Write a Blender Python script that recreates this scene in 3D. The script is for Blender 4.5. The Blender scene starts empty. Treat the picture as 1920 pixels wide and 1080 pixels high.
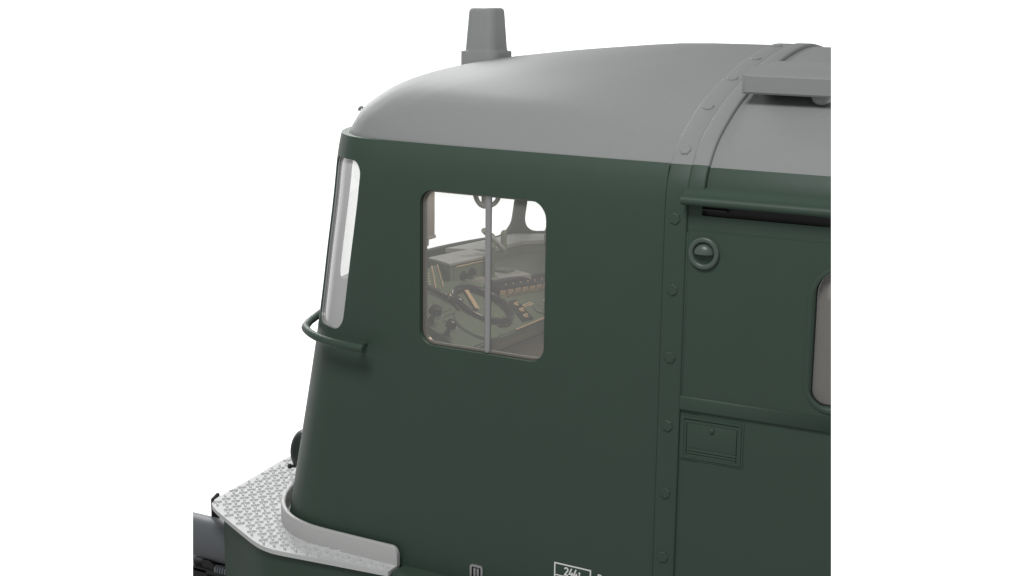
import bpy, bmesh, math, random
from mathutils import Vector, Matrix
random.seed(7)
S = bpy.context.scene
COL = S.collection
W = 3.10          # body width
CY = W / 2
ZB = 1.885        # paint border green / grey
PI = math.pi

# ------------------------------------------------------------------ maths
def crom(pts, n):
    """Catmull-Rom through pts, resampled to n points by arc length"""
    P = [Vector(p) for p in pts]
    P = [P[0] * 2 - P[1]] + P + [P[-1] * 2 - P[-2]]
    out = []
    for i in range(1, len(P) - 2):
        a, b, c, d = P[i - 1:i + 3]
        for k in range(24):
            t = k / 24
            out.append(0.5 * ((2 * b) + (c - a) * t + (2 * a - 5 * b + 4 * c - d) * t * t + (3 * b - a - 3 * c + d) * t ** 3))
    out.append(P[-2])
    return resample(out, n)

def resample(pts, n):
    L = [0]
    for a, b in zip(pts, pts[1:]):
        L.append(L[-1] + (b - a).length)
    out, j = [], 0
    for k in range(n):
        s = L[-1] * k / (n - 1)
        while j < len(pts) - 2 and L[j + 1] < s:
            j += 1
        d = L[j + 1] - L[j]
        u = 0 if d < 1e-9 else (s - L[j]) / d
        out.append(pts[j].lerp(pts[j + 1], min(1, max(0, u))))
    return out

def pchip(xs, ys, x):
    n = len(xs)
    if x <= xs[0]: return ys[0]
    if x >= xs[-1]: return ys[-1]
    h = [xs[i + 1] - xs[i] for i in range(n - 1)]
    d = [(ys[i + 1] - ys[i]) / h[i] for i in range(n - 1)]
    m = [0] * n
    m[0], m[-1] = d[0], d[-1]
    for i in range(1, n - 1):
        m[i] = 0 if d[i - 1] * d[i] <= 0 else 2 / (1 / d[i - 1] + 1 / d[i])
    i = max(j for j in range(n - 1) if xs[j] <= x)
    t = (x - xs[i]) / h[i]
    return ((2 * t ** 3 - 3 * t * t + 1) * ys[i] + (t ** 3 - 2 * t * t + t) * h[i] * m[i]
            + (-2 * t ** 3 + 3 * t * t) * ys[i + 1] + (t ** 3 - t * t) * h[i] * m[i + 1])

def sstep(a, b, x):
    t = min(1, max(0, (x - a) / (b - a)))
    return t * t * (3 - 2 * t)

# cab plan at foot level (z = -0.42), near half
HALF = [(0, .012), (-.5, .022), (-1.0, .038), (-1.5, .053), (-1.85, .064), (-2.08, .074), (-2.22, .094), (-2.36, .15),
        (-2.48, .245), (-2.565, .348), (-2.635, .47), (-2.70, .65), (-2.755, .9), (-2.79, 1.2), (-2.80, CY)]
FULL = HALF + [(x, W - y) for x, y in HALF[-2::-1]]
def tumble(z):
    return pchip([1.5, 1.6, 1.70, 1.80, 1.885, 1.95], [0, 0, .002, .016, .045, .08], z)

_base = None
NS = 240
def base():
    global _base
    if _base is None:
        fine = crom(FULL, 2000)
        # denser where the plan turns
        w, acc = [], [0]
        for p in fine: w.append(1 + 5 * sstep(-1.2, -1.9, p.x))
        for a, b, q in zip(fine, fine[1:], w): acc.append(acc[-1] + (b - a).length * q)
        out, j = [], 0
        for k in range(NS):
            s = acc[-1] * k / (NS - 1)
            while j < len(fine) - 2 and acc[j + 1] < s: j += 1
            out.append(fine[j].lerp(fine[j + 1], min(1, (s - acc[j]) / (acc[j + 1] - acc[j]))))
        _base = out
    return _base

def outline(z, off=0.0):
    """cab plan outline at height z, moved outwards by off"""
    sh = pchip([-1.2, -.42, .8, 1.2, 1.6, ZB, 2.0], [-.15, 0, .236, .297, .358, .388, .40], z)
    B = [Vector((p.x + sh * sstep(0, 1.75, -p.x), p.y)) for p in base()]
    t = tumble(z)
    N = normals(B)
    out = []
    for p, n in zip(B, N):
        f = .1 + .9 * n.y * n.y
        q = p + n * (off - t * f)
        out.append(q)
    out[0].x = out[-1].x = -.003
    return out

def normals(B):
    N = []
    for i in range(len(B)):
        a, b = B[max(0, i - 1)], B[min(len(B) - 1, i + 1)]
        d = (b - a).normalized()
        n = Vector((d.y, -d.x)) * -1
        # outward: away from the centre line
        c = B[i] - Vector((-1.0, CY))
        if n.dot(c) < 0: n = -n
        N.append(n)
    return N

# rib arch (cross-section of the hull at X = 0), near half
ARCH = [(0, -1.15), (0, -.5), (0, .2), (0, .9), (0, 1.5), (.001, 1.62), (.003, 1.70), (.017, 1.80), (.057, ZB), (.135, 1.98), (.238, 2.055),
        (.427, 2.157), (.686, 2.253), (1.0, 2.340), (1.294, 2.396), (CY, 2.420)]
def arch(off, z0=-1.15, z1=9):
    """hull cross-section points moved inwards by off; z0..z1 limits for the two flanks"""
    full = [Vector(p) for p in ARCH]
    full = full + [Vector((W - p.x, p.y)) for p in full[-2::-1]]
    pts = crom(full, 900)
    N = []
    for i in range(len(pts)):
        d = (pts[min(len(pts) - 1, i + 1)] - pts[max(0, i - 1)]).normalized()
        N.append(Vector((d.y, -d.x)))            # inwards on the way up the near flank
    P = [p + n * off for p, n in zip(pts, N)]
    return P

# ------------------------------------------------------------------ materials
def mat(name, col, rough=.5, metal=0, spec=.5, noise=0, nscale=60, bump=0, bscale=400, coat=0, rvar=0):
    m = bpy.data.materials.new(name); m.use_nodes = True
    nt = m.node_tree; b = nt.nodes['Principled BSDF']
    b.inputs['Base Color'].default_value = (*col, 1)
    b.inputs['Roughness'].default_value = rough
    b.inputs['Metallic'].default_value = metal
    b.inputs['Specular IOR Level'].default_value = spec
    b.inputs['Coat Weight'].default_value = coat
    tc = nt.nodes.new('ShaderNodeTexCoord')
    if noise:
        n = nt.nodes.new('ShaderNodeTexNoise'); n.inputs['Scale'].default_value = nscale; n.inputs['Detail'].default_value = 6
        nt.links.new(tc.outputs['Object'], n.inputs['Vector'])
        r = nt.nodes.new('ShaderNodeMapRange'); r.inputs['To Min'].default_value = 1 - noise; r.inputs['To Max'].default_value = 1 + noise
        nt.links.new(n.outputs['Fac'], r.inputs['Value'])
        mx = nt.nodes.new('ShaderNodeVectorMath'); mx.operation = 'SCALE'; mx.inputs[0].default_value = col
        nt.links.new(r.outputs['Result'], mx.inputs['Scale']); nt.links.new(mx.outputs['Vector'], b.inputs['Base Color'])
    if rvar:
        n2 = nt.nodes.new('ShaderNodeTexNoise'); n2.inputs['Scale'].default_value = 9; n2.inputs['Detail'].default_value = 5
        nt.links.new(tc.outputs['Object'], n2.inputs['Vector'])
        r2 = nt.nodes.new('ShaderNodeMapRange'); r2.inputs['To Min'].default_value = rough - rvar; r2.inputs['To Max'].default_value = rough + rvar
        nt.links.new(n2.outputs['Fac'], r2.inputs['Value']); nt.links.new(r2.outputs['Result'], b.inputs['Roughness'])
    if bump:
        nb = nt.nodes.new('ShaderNodeTexNoise'); nb.inputs['Scale'].default_value = bscale; nb.inputs['Detail'].default_value = 3
        nt.links.new(tc.outputs['Object'], nb.inputs['Vector'])
        bp = nt.nodes.new('ShaderNodeBump'); bp.inputs['Strength'].default_value = bump; bp.inputs['Distance'].default_value = .002
        nt.links.new(nb.outputs['Fac'], bp.inputs['Height']); nt.links.new(bp.outputs['Normal'], b.inputs['Normal'])
    return m

M = {}
M['green'] = mat('green_paint', (.0455, .0765, .0575), .54, spec=.36, noise=.05, nscale=5, bump=.18, bscale=260, rvar=.04)
M['lamp'] = mat('shaded_lamp_green', (.018, .028, .023), .42, spec=.4)  # green darkened: the shade on the head lamp is put into the colour
M['satin'] = mat('lightened_satin_green', (.085, .115, .097), .34, spec=.5, noise=.05, nscale=30)  # wall green made lighter: the grip's sheen is put into the colour
M['grey'] = mat('grey_roof_paint', (.275, .288, .28), .60, spec=.22, noise=.03, nscale=30, bump=.22, bscale=330)
M['silver'] = mat('silver_plate_paint', (.62, .63, .625), .50, spec=.4, noise=.06, nscale=40, bump=.12, bscale=300)
M['silver2'] = mat('aluminium_paint', (.52, .52, .515), .45, spec=.5, noise=.08, nscale=160, bump=.2, bscale=420)
M['black'] = mat('black_metal', (.012, .012, .013), .4, noise=.2)
M['dark'] = mat('dark_grille', (.028, .028, .028), .55, noise=.15, nscale=120)
M['buffer'] = mat('buffer_steel', (.13, .14, .15), .48, metal=.1, noise=.08)
M['white'] = mat('white_lettering', (.90, .92, .89), .5)
M['alu'] = mat('polished_aluminium', (.50, .50, .50), .28, metal=.7)
M['frame'] = mat('window_frame_metal', (.26, .225, .20), .3, metal=.6)
M['rubber'] = mat('black_rubber', (.01, .012, .011), .6)
M['inner'] = mat('cab_lining', (.21, .215, .205), .55, noise=.04)
M['innergreen'] = mat('desk_green', (.13, .175, .125), .38, noise=.06)
M['innergrey'] = mat('desk_grey', (.36, .37, .36), .4, noise=.05)
M['lining_dark'] = mat('pillar_lining', (.15, .15, .15), .5, noise=.05)
M['ink'] = mat('black_bakelite', (.018, .018, .02), .28)
M['brass'] = mat('copper_brass', (.85, .62, .42), .38, metal=.35)
M['beige'] = mat('beige_pipe', (.55, .50, .42), .5)
M['spring'] = mat('spring_steel', (.25, .27, .29), .3, metal=.7)
M['blind'] = mat('grey_blind', (.25, .235, .22), .6, noise=.05)
M['buff'] = mat('inner_partition', (.30, .285, .26), .6, noise=.05)

def glass(name, veil, vcol, tint=(.97, .98, .97), ior=1.45):
    m = bpy.data.materials.new(name); m.use_nodes = True
    nt = m.node_tree; nt.nodes.clear()
    o = nt.nodes.new('ShaderNodeOutputMaterial')
    tr = nt.nodes.new('ShaderNodeBsdfTransparent'); tr.inputs['Color'].default_value = (*tint, 1)
    gl = nt.nodes.new('ShaderNodeBsdfGlossy'); gl.inputs['Roughness'].default_value = .02
    fr = nt.nodes.new('ShaderNodeFresnel'); fr.inputs['IOR'].default_value = ior
    geo = nt.nodes.new('ShaderNodeNewGeometry')          # same reflection seen from either face of the pane
    iorn = nt.nodes.new('ShaderNodeMapRange'); iorn.inputs['To Min'].default_value = ior; iorn.inputs['To Max'].default_value = 1 / ior
    nt.links.new(geo.outputs['Backfacing'], iorn.inputs['Value']); nt.links.new(iorn.outputs['Result'], fr.inputs['IOR'])
    df = nt.nodes.new('ShaderNodeBsdfDiffuse'); df.inputs['Color'].default_value = (*vcol, 1)
    m1 = nt.nodes.new('ShaderNodeMixShader'); m1.inputs[0].default_value = veil
    m2 = nt.nodes.new('ShaderNodeMixShader')
    nt.links.new(tr.outputs[0], m1.inputs[1]); nt.links.new(df.outputs[0], m1.inputs[2])
    nt.links.new(fr.outputs[0], m2.inputs[0]); nt.links.new(m1.outputs[0], m2.inputs[1]); nt.links.new(gl.outputs[0], m2.inputs[2])
    nt.links.new(m2.outputs[0], o.inputs['Surface'])
    return m
M['glass'] = glass('veiled_side_glass', .16, (.62, .605, .585))  # thin grey diffuse veil stands in for surroundings reflected in the pane
M['glass_veiled'] = glass('veiled_front_glass', .60, (.97, .97, .97))  # strong white veil paints the bright reflections on the corner pane
M['glass_far'] = glass('clear_far_glass', .0, (.8, .8, .8))
M['glass_grey'] = glass('grey_corridor_glass', .62, (.285, .27, .255))  # mostly a flat warm-grey diffuse layer

# ------------------------------------------------------------------ objects
ORIG = {}
CUTLIST = []
def root(name, loc, label, cat):
    o = bpy.data.objects.new(name, None); COL.objects.link(o); o.location = loc
    o['label'] = label; o['category'] = cat; ORIG[o] = Vector(loc); return o

def link(name, me, parent, label=None, cut=True):
    """mesh with world coordinates -> object whose origin sits in the middle of it"""
    if me.vertices:
        c = Vector((0, 0, 0))
        lo = Vector([min(v.co[i] for v in me.vertices) for i in range(3)])
        hi = Vector([max(v.co[i] for v in me.vertices) for i in range(3)])
        c = (lo + hi) / 2
        me.transform(Matrix.Translation(-c))
    else: c = Vector((0, 0, 0))
    o = bpy.data.objects.new(name, me); COL.objects.link(o)
    ORIG[o] = c; o.location = c
    if parent: o.parent = parent; o.location = c - ORIG[parent]
    if label: o['label'] = label
    if cut: CUTLIST.append(o)
    return o

def fin(name, bm, m, parent, angle=35, label=None, cut=True, recalc=True):
    if recalc: bmesh.ops.recalc_face_normals(bm, faces=bm.faces[:])
    me = bpy.data.meshes.new(name); bm.to_mesh(me); bm.free()
    ms = m if isinstance(m, (list, tuple)) else [m]
    for k in ms: me.materials.append(M[k])
    smooth(me, angle)
    return link(name, me, parent, label, cut)

def smooth(me, angle):
    if angle:
        me.shade_smooth(); me.set_sharp_from_angle(angle=math.radians(angle))

def box(bm, x0, x1, y0, y1, z0, z1, bev=0, seg=2, mtx=None):
    r = bmesh.ops.create_cube(bm, size=1)
    vs = r['verts']
    for v in vs:
        v.co = Vector(((x0 + x1) / 2 + v.co.x * (x1 - x0), (y0 + y1) / 2 + v.co.y * (y1 - y0), (z0 + z1) / 2 + v.co.z * (z1 - z0)))
    if bev:
        es = list({e for v in vs for e in v.link_edges})
        r2 = bmesh.ops.bevel(bm, geom=es, offset=bev, segments=seg, affect='EDGES', profile=.5)
        vs = list({v for f in r2['faces'] for v in f.verts} | {v for v in vs if v.is_valid})
    if mtx is not None:
        for v in vs: v.co = mtx @ v.co
    return vs

def tube(bm, pts, r, n=16, cap=True, closed=False):
    P = [Vector(p) for p in pts]; rings = []
    up = None
    for i, p in enumerate(P):
        if closed: d = P[(i + 1) % len(P)] - P[i - 1]
        else: d = P[min(i + 1, len(P) - 1)] - P[max(i - 1, 0)]
        d.normalize()
        if up is None:
            up = Vector((0, 0, 1)) if abs(d.z) < .9 else Vector((1, 0, 0))
        a = d.cross(up)
        a.normalize(); b = a.cross(d).normalized(); up = b
        rr = r(i / (len(P) - 1)) if callable(r) else r
        rings.append([bm.verts.new(p + a * math.cos(2 * PI * k / n) * rr + b * math.sin(2 * PI * k / n) * rr) for k in range(n)])
    m = len(rings)
    for i in range(m if closed else m - 1):
        A, B = rings[i], rings[(i + 1) % m]
        for k in range(n): bm.faces.new((A[k], A[(k + 1) % n], B[(k + 1) % n], B[k]))
    if cap and not closed:
        bm.faces.new(rings[0][::-1]); bm.faces.new(rings[-1])

def lathe(bm, prof, origin, axis, n=48, cap0=True, cap1=True, up=(0, 0, 1)):
    """prof: (radius, distance along axis)"""
    axis = Vector(axis).normalized(); origin = Vector(origin)
    u = Vector(up)
    if abs(axis.dot(u)) > .95: u = Vector((1, 0, 0))
    a = axis.cross(u).normalized(); b = axis.cross(a).normalized()
    R = []
    for r, h in prof:
        if r < 1e-6: R.append([bm.verts.new(origin + axis * h)])
        else: R.append([bm.verts.new(origin + axis * h + (a * math.cos(2 * PI * k / n) + b * math.sin(2 * PI * k / n)) * r) for k in range(n)])
    for A, B in zip(R, R[1:]):
        for k in range(n):
            k2 = (k + 1) % n
            if len(A) == 1 and len(B) == 1: break
            if len(A) == 1: bm.faces.new((A[0], B[k2], B[k]))
            elif len(B) == 1: bm.faces.new((A[k], A[k2], B[0]))
            else: bm.faces.new((A[k], A[k2], B[k2], B[k]))
    if cap0 and len(R[0]) > 1: bm.faces.new(R[0][::-1])
    if cap1 and len(R[-1]) > 1: bm.faces.new(R[-1])

def rrect(x0, x1, z0, z1, r, n=8):
    """rounded rectangle, counter-clockwise; r may be 4 radii: bl, br, tr, tl"""
    rr = r if isinstance(r, (list, tuple)) else [r] * 4
    out = []
    for (cx, cz, a0, q) in ((x0, z0, PI, 0), (x1, z0, 1.5 * PI, 1), (x1, z1, 0, 2), (x0, z1, .5 * PI, 3)):
        R = rr[q]
        ox = cx + (R if q in (0, 3) else -R); oz = cz + (R if q in (0, 1) else -R)
        for k in range(n + 1):
            a = a0 + PI / 2 * k / n
            out.append((ox + R * math.cos(a), oz + R * math.sin(a)))
    return out

def prism(bm, poly, f0, f1):
    """poly of 2-D points; f0 / f1 map a point to 3-D on the two faces"""
    A = [bm.verts.new(f0(*p)) for p in poly]; B = [bm.verts.new(f1(*p)) for p in poly]
    n = len(poly)
    bm.faces.new(A[::-1]); bm.faces.new(B)
    for k in range(n): bm.faces.new((A[k], A[(k + 1) % n], B[(k + 1) % n], B[k]))

def ringprism(bm, outer, inner, f0, f1):
    """closed frame between two loops with equal point counts"""
    n = len(outer)
    oa = [bm.verts.new(f0(*p)) for p in outer]; ob = [bm.verts.new(f1(*p)) for p in outer]
    ia = [bm.verts.new(f0(*p)) for p in inner]; ib = [bm.verts.new(f1(*p)) for p in inner]
    for k in range(n):
        j = (k + 1) % n
        bm.faces.new((oa[k], oa[j], ob[j], ob[k])); bm.faces.new((ia[k], ib[k], ib[j], ia[j]))
        bm.faces.new((oa[k], ia[k], ia[j], oa[j])); bm.faces.new((ob[k], ob[j], ib[j], ib[k]))

def sheet(bm, rows, close=False):
    V = [[bm.verts.new(p) for p in r] for r in rows]
    for A, B in zip(V, V[1:]):
        for k in range(len(A) - 1): bm.faces.new((A[k], A[k + 1], B[k + 1], B[k]))
    return V

def shell(bm, outer, inner):
    """solid between two equal grids of points"""
    A = sheet(bm, outer); B = sheet(bm, inner)
    R, Cn = len(A), len(A[0])
    for i in range(R - 1):
        for j in (0, Cn - 1): bm.faces.new((A[i][j], A[i + 1][j], B[i + 1][j], B[i][j]))
    for j in range(Cn - 1):
        for i in (0, R - 1): bm.faces.new((A[i][j], A[i][j + 1], B[i][j + 1], B[i][j]))

def boolean(bm, cutters):
    """difference, exact solver; returns a mesh"""
    bmesh.ops.recalc_face_normals(bm, faces=bm.faces[:])
    me = bpy.data.meshes.new('tmp'); bm.to_mesh(me); bm.free()
    o = bpy.data.objects.new('tmp', me); COL.objects.link(o)
    tmp = [o]
    for c in cutters:
        bmesh.ops.recalc_face_normals(c, faces=c.faces[:])
        mc = bpy.data.meshes.new('tmpc'); c.to_mesh(mc); c.free()
        oc = bpy.data.objects.new('tmpc', mc); COL.objects.link(oc); tmp.append(oc)
        md = o.modifiers.new('b', 'BOOLEAN'); md.operation = 'DIFFERENCE'; md.solver = 'EXACT'; md.object = oc
    dg = bpy.context.evaluated_depsgraph_get(); dg.update()
    res = bpy.data.meshes.new_from_object(o.evaluated_get(dg))
    for t in tmp:
        d = t.data; bpy.data.objects.remove(t); bpy.data.meshes.remove(d)
    return res

# ================================================================== LOCOMOTIVE
LOCO = root('locomotive', (-1.0, CY, -1.15), 'dark green electric locomotive with grey roof, seen close up at its driving cab', 'locomotive')

# ---- cab wall: a lofted shell with window openings -------------------------
ZR = [-.56, -.42, -.2, 0, .2, .4, .6, .8, 1.0, 1.2, 1.4, 1.5, 1.58, 1.64, 1.69, 1.73, 1.765, 1.80, 1.825, 1.85, 1.868, ZB]
def surf(s, z, off=0.0):
    """point of the cab wall: s = index along the outline"""
    key = (round(z, 5), round(off, 5))
    if key not in surf.c: surf.c[key] = outline(z, off)
    o = surf.c[key]; s = min(max(s, 0), NS - 1.0001); i = int(s); p = o[i].lerp(o[i + 1], s - i)
    return Vector((p.x, p.y, z))
surf.c = {}
TH = .042
bm = bmesh.new()
shell(bm, [[(p.x, p.y, z) for p in outline(z)] for z in ZR], [[(p.x, p.y, z) for p in outline(z, -TH)] for z in ZR])
SIDE_WIN = rrect(-1.445, -.664, .790, 1.644, (.085, .085, .10, .075), 10)
# side window
c1 = bmesh.new(); prism(c1, SIDE_WIN, lambda x, z: (x, -.2, z), lambda x, z: (x, .35, z))
c1b = bmesh.new(); prism(c1b, SIDE_WIN, lambda x, z: (x, W - .35, z), lambda x, z: (x, W + .2, z))
# window shapes on the nose, in outline index / height
def s_of(x=None, y=None, z=.0):
    """outline index of the near half where y reaches the given value"""
    o = outline(z)
    for i in range(NS // 2):
        if y is not None and o[i].x < -1.0 and o[i].y >= y:
            a = o[i - 1]; return i - 1 + (y - a.y) / (o[i].y - a.y)
    return NS / 2
def spoly(loop):
    """(s, z) loop subdivided so that it bends with the wall"""
    P = [Vector(p) for p in loop]; P.append(P[0]); out = []
    for a, b in zip(P, P[1:]):
        k = max(1, int(max(abs(b.x - a.x) / 1.5, abs(b.y - a.y) / .12)))
        for i in range(k): out.append(a.lerp(b, i / k))
    return [(p.x, p.y) for p in out]
US = .0217            # metres per outline step on the nose
def nose_poly(s0, s1, z0, z1, r):
    L = rrect(s0 * US, s1 * US, z0, z1, r, 9)
    return spoly([(u / US, z) for u, z in L])
PANES = dict(near=nose_poly(42.8, 59.4, .784, 1.762, (.085, .075, .07, .085)),
             mid=nose_poly(77.0, NS - 1 - 65.6, .935, 1.74, (.10, .13, .13, .10)),
             far=nose_poly(NS - 1 - 61.5, NS - 1 - 43, .95, 1.762, (.13, .09, .09, .08)))
cut = [c1, c1b]
for P in PANES.values():
    c = bmesh.new(); prism(c, P, lambda s, z: surf(s, z, .10), lambda s, z: surf(s, z, -.16))
    bmesh.ops.triangulate(c, faces=[f for f in c.faces if len(f.verts) > 4]); cut.append(c)
for f in bm.faces: f.material_index = 0
nf = (len(ZR) - 1) * (NS - 1)
bm.faces.ensure_lookup_table()
for i in range(nf, 2 * nf): bm.faces[i].material_index = 1        # the lining inside
me = boolean(bm, cut); me.materials.clear(); me.materials.append(M['green']); me.materials.append(M['inner'])
smooth(me, 40)
CABW = link('cab_wall', me, LOCO)

# ---- front windscreens ------------------------------------------------------
for key, gl in (('near', 'glass_veiled'), ('mid', 'glass_far'), ('far', 'glass_far')):
    P = PANES[key]
    bm = bmesh.new(); tube(bm, [surf(s, z, -.014) for s, z in P], .0055, 8, closed=True)
    fr = fin('windscreen', bm, 'alu' if key == 'near' else 'lining_dark', LOCO)
    s0, s1 = min(p[0] for p in P), max(p[0] for p in P); z0, z1 = min(p[1] for p in P), max(p[1] for p in P)
    n = 24
    bm = bmesh.new()
    sheet(bm, [[surf(s0 - .6 + (s1 - s0 + 1.2) * i / n, z0 - .012 + (z1 - z0 + .024) * j / n, -.02) for i in range(n + 1)] for j in range(n + 1)])
    fin('pane', bm, gl, fr, 60)

# ---- cab side window ----------------------------------------------------------
def yw(x): return .012 - .03 * x            # wall face beside the window (near side)
def wy(d): return lambda x, z: (x, yw(x) + d, z)
def inset(x0, x1, z0, z1, r, d): return rrect(x0 + d, x1 - d, z0 + d, z1 - d, [max(.01, q - d) for q in r], 10)
WB, WR = (-1.445, -.664, .790, 1.644), (.085, .085, .10, .075)
bm = bmesh.new()
ringprism(bm, inset(*WB, WR, -.004), inset(*WB, WR, .012), wy(.0415), wy(.064))
tube(bm, [wy(.0385)(x, z) for x, z in inset(*WB, WR, .0035)], .0045, 8, closed=True)
SW = fin('side_window', bm, 'frame', LOCO, 30)
bm = bmesh.new(); prism(bm, inset(*WB, WR, .004), wy(.037), wy(.0405))
fin('pane', bm, 'glass', SW, 20)
bm = bmesh.new()
lathe(bm, [(.0185, .0), (.0185, .846)], (-1.028, yw(-1.028) + .036, .794), (0, 0, 1), 24)
for v in bm.verts: v.co.y = yw(-1.028) + .036 + (v.co.y - yw(-1.028) - .036) * .75
fin('mullion', bm, 'alu', SW, 40)
# far side window of the cab
bm = bmesh.new(); P = inset(*WB, WR, .003)
ringprism(bm, P, inset(*WB, WR, .02), lambda x, z: (x, W - yw(x) - .018, z), lambda x, z: (x, W - yw(x) - .05, z))
SW2 = fin('side_window', bm, 'frame', LOCO, 30)
bm = bmesh.new(); prism(bm, inset(*WB, WR, .014), lambda x, z: (x, W - yw(x) - .03, z), lambda x, z: (x, W - yw(x) - .034, z))
fin('pane', bm, 'glass_far', SW2, 20)

# ---- cab roof -------------------------------------------------------------------
SIDE_T = ([0, .173, .367, .58, .753, .88, .947, 1.0], [2.411, 2.386, 2.328, 2.246, 2.150, 2.048, 1.973, ZB])
SIDE2_T = ([0, .173, .367, .58, .753, .80, .85, .90, .947, 1.0], [2.411, 2.388, 2.336, 2.262, 2.186, 2.158, 2.122, 2.064, 1.985, ZB])
FRONT_T = ([0, .21, .42, .672, .78, .882, .966, 1.0], [2.411, 2.405, 2.368, 2.300, 2.253, 2.180, 2.05, ZB])
def roof_rows(drop=0.0, ins=0.0):
    O = outline(ZB); N = normals(O); rows = []
    tv = [1.0, 1.0, .995, .985, .972, .957, .94, .92, .9, .885, .87, .858, .845, .83, .815, .8, .77, .735, .7, .66, .62, .57, .52, .46, .4, .33, .26, .18, .1, .04]
    for k, t in enumerate(tv):
        r = []
        for p, n in zip(O, N):
            f = sstep(-1.15, -2.0, p.x)
            q = p - n * (.006 + .036 * f + ins)
            ax, ay = -q.x / 2.38, (CY - q.y) / 1.494
            d = math.hypot(ax, ay) or 1
            w = (ay / d) ** 2; w = w * w * (3 - 2 * w)
            ex, ey = -2.36 * ax / d, 1.48 * ay / d             # level lines turn from the plan shape into an ellipse
            mix = sstep(.95, .1, t) * .8
            x = q.x * (1 - mix) + ex * mix; y = (CY - q.y) * (1 - mix) + ey * mix
            c = sstep(-.10, -1.1, q.x)
            z = (pchip(*SIDE_T, t) * (1 - c) + pchip(*SIDE2_T, t) * c) * w + pchip(*FRONT_T, t) * (1 - w)
            if k == 0: z -= .03
            r.append(Vector((x * t, CY - y * t, z - drop)))
        r[0].x = r[-1].x = .008
        rows.append(r)
    rows.append([Vector((.008, CY, SIDE_T[1][0] - drop)) for _ in range(NS)])
    return rows
bm = bmesh.new()
shell(bm, roof_rows(), roof_rows(.02, .02))
bmesh.ops.remove_doubles(bm, verts=bm.verts[:], dist=1e-5)
ROOF = fin('cab_roof', bm, 'grey', LOCO, 50)
# small lifting eye on the brow of the roof
RR = roof_rows()[4]
e = RR[71] + Vector((.006, 0, -.012))
bm = bmesh.new()
tube(bm, [e + Vector((-.012 + .018 * math.cos(a), 0, .020 * math.sin(a))) for a in [PI * k / 12 for k in range(13)]], .009, 10)
lathe(bm, [(.02, -.02), (.02, .002), (0, .004)], e, (-.5, 0, .8), 12)
fin('lifting_eye', bm, 'grey', ROOF)

# ---- roof housing (antenna / horn cover) -------------------------------------------
hx, hy = -1.765, 1.33
bm = bmesh.new()
for (w0, z, f) in ((0, 0, 0),): pass
prof = [(.117, 2.322), (.110, 2.331), (.1075, 2.345), (.092, 2.563), (.087, 2.578), (.076, 2.586)]
rings = []
for h, z in prof:
    L = rrect(-h, h, -h * .98, h * .98, h * .50, 6)
    rings.append([bm.verts.new((hx + a, hy + b, z)) for a, b in L])
for A, B in zip(rings, rings[1:]):
    for k in range(len(A)): bm.faces.new((A[k], A[(k + 1) % len(A)], B[(k + 1) % len(A)], B[k]))
bm.faces.new(rings[0][::-1]); bm.faces.new(rings[-1])
HOUS = fin('roof_housing', bm, 'grey', LOCO, 60)
bm = bmesh.new()
P = rrect(-.131, .131, -.128, .128, .062, 8)
rings = [[bm.verts.new((hx + a * k, hy + b * k, z)) for a, b in P] for k, z in ((1, 2.15), (1, 2.321), (.985, 2.326), (.96, 2.327))]
for A, B in zip(rings, rings[1:]):
    for k in range(len(A)): bm.faces.new((A[k], A[(k + 1) % len(A)], B[(k + 1) % len(A)], B[k]))
bm.faces.new(rings[0][::-1]); bm.faces.new(rings[-1])
fin('base', bm, 'grey', HOUS, 30)

# ---- hull behind the cab ----------------------------------------------------------------
XE = 1.45
def loft(bm, rows_at, xs, th):
    """rows_at(inset) -> cross-section (y,z) list; xs = [(x, inset)]"""
    outer = [[Vector((x, p.x, p.y)) for p in rows_at(i)] for x, i in xs]
    inner = [[Vector((x, p.x, p.y)) for p in rows_at(i + th)] for x, i in xs]
    shell(bm, outer, inner)
def section(z0, z1, side):
    """near / far flank (or the whole arch) between two heights, cut exactly at them"""
    full = arch(0); n = len(full); half = n // 2
    lo, hi = {0: (0, n - 1), 1: (0, half), 2: (half, n - 1)}[side]
    ks = []
    for i in range(lo, hi):
        za, zb = full[i].y, full[i + 1].y
        for zz in (z0, z1):
            if (za - zz) * (zb - zz) < 0: ks.append((i + (zz - za) / (zb - za), True))
        if z0 < za < z1 and i % 3 == 0: ks.append((float(i), False))
    if z0 < full[hi].y < z1: ks.append((float(hi), True))
    if z0 < full[lo].y < z1: ks.append((float(lo), True))
    ks = sorted(set(k for k, _ in ks))
    ks = [k for i, k in enumerate(ks) if i == 0 or k - ks[i - 1] > 1e-3]
    def rows(inset):
        A = arch(inset); return [A[int(k)].lerp(A[min(n - 1, int(k) + 1)], k - int(k)) for k in ks]
    return rows
EPS = .0005
# grey body roof
bm = bmesh.new(); loft(bm, section(ZB, 9, 0), [(.19, .016), (.214, .016), (.222, .013), (.5, .013), (XE, .013)], .02)
BROOF = fin('body_roof', bm, 'grey', LOCO, 40)
# green flanks
bm = bmesh.new(); loft(bm, section(-1.15, ZB, 1), [(.02, .013), (.19, .016), (.214, .016), (.222, .013), (XE, .013)], .03)
slot = bmesh.new(); box(slot, .188, XE + .2, -.1, .2, 1.648, 1.745)
WIN2 = (.769, 1.40, .789, 1.456); WR2 = (.075, .075, .13, .13)
whole = bmesh.new(); prism(whole, rrect(*WIN2, WR2, 10), lambda x, z: (x, -.2, z), lambda x, z: (x, .3, z))
me = boolean(bm, [slot, whole]); me.materials.clear(); me.materials.append(M['green']); smooth(me, 40)
FLANK = link('body_side', me, LOCO)
bm = bmesh.new(); loft(bm, section(-1.15, ZB, 2), [(.0, .013), (XE, .013)], .03)
fin('body_side', bm, 'green', LOCO, 40)
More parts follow.
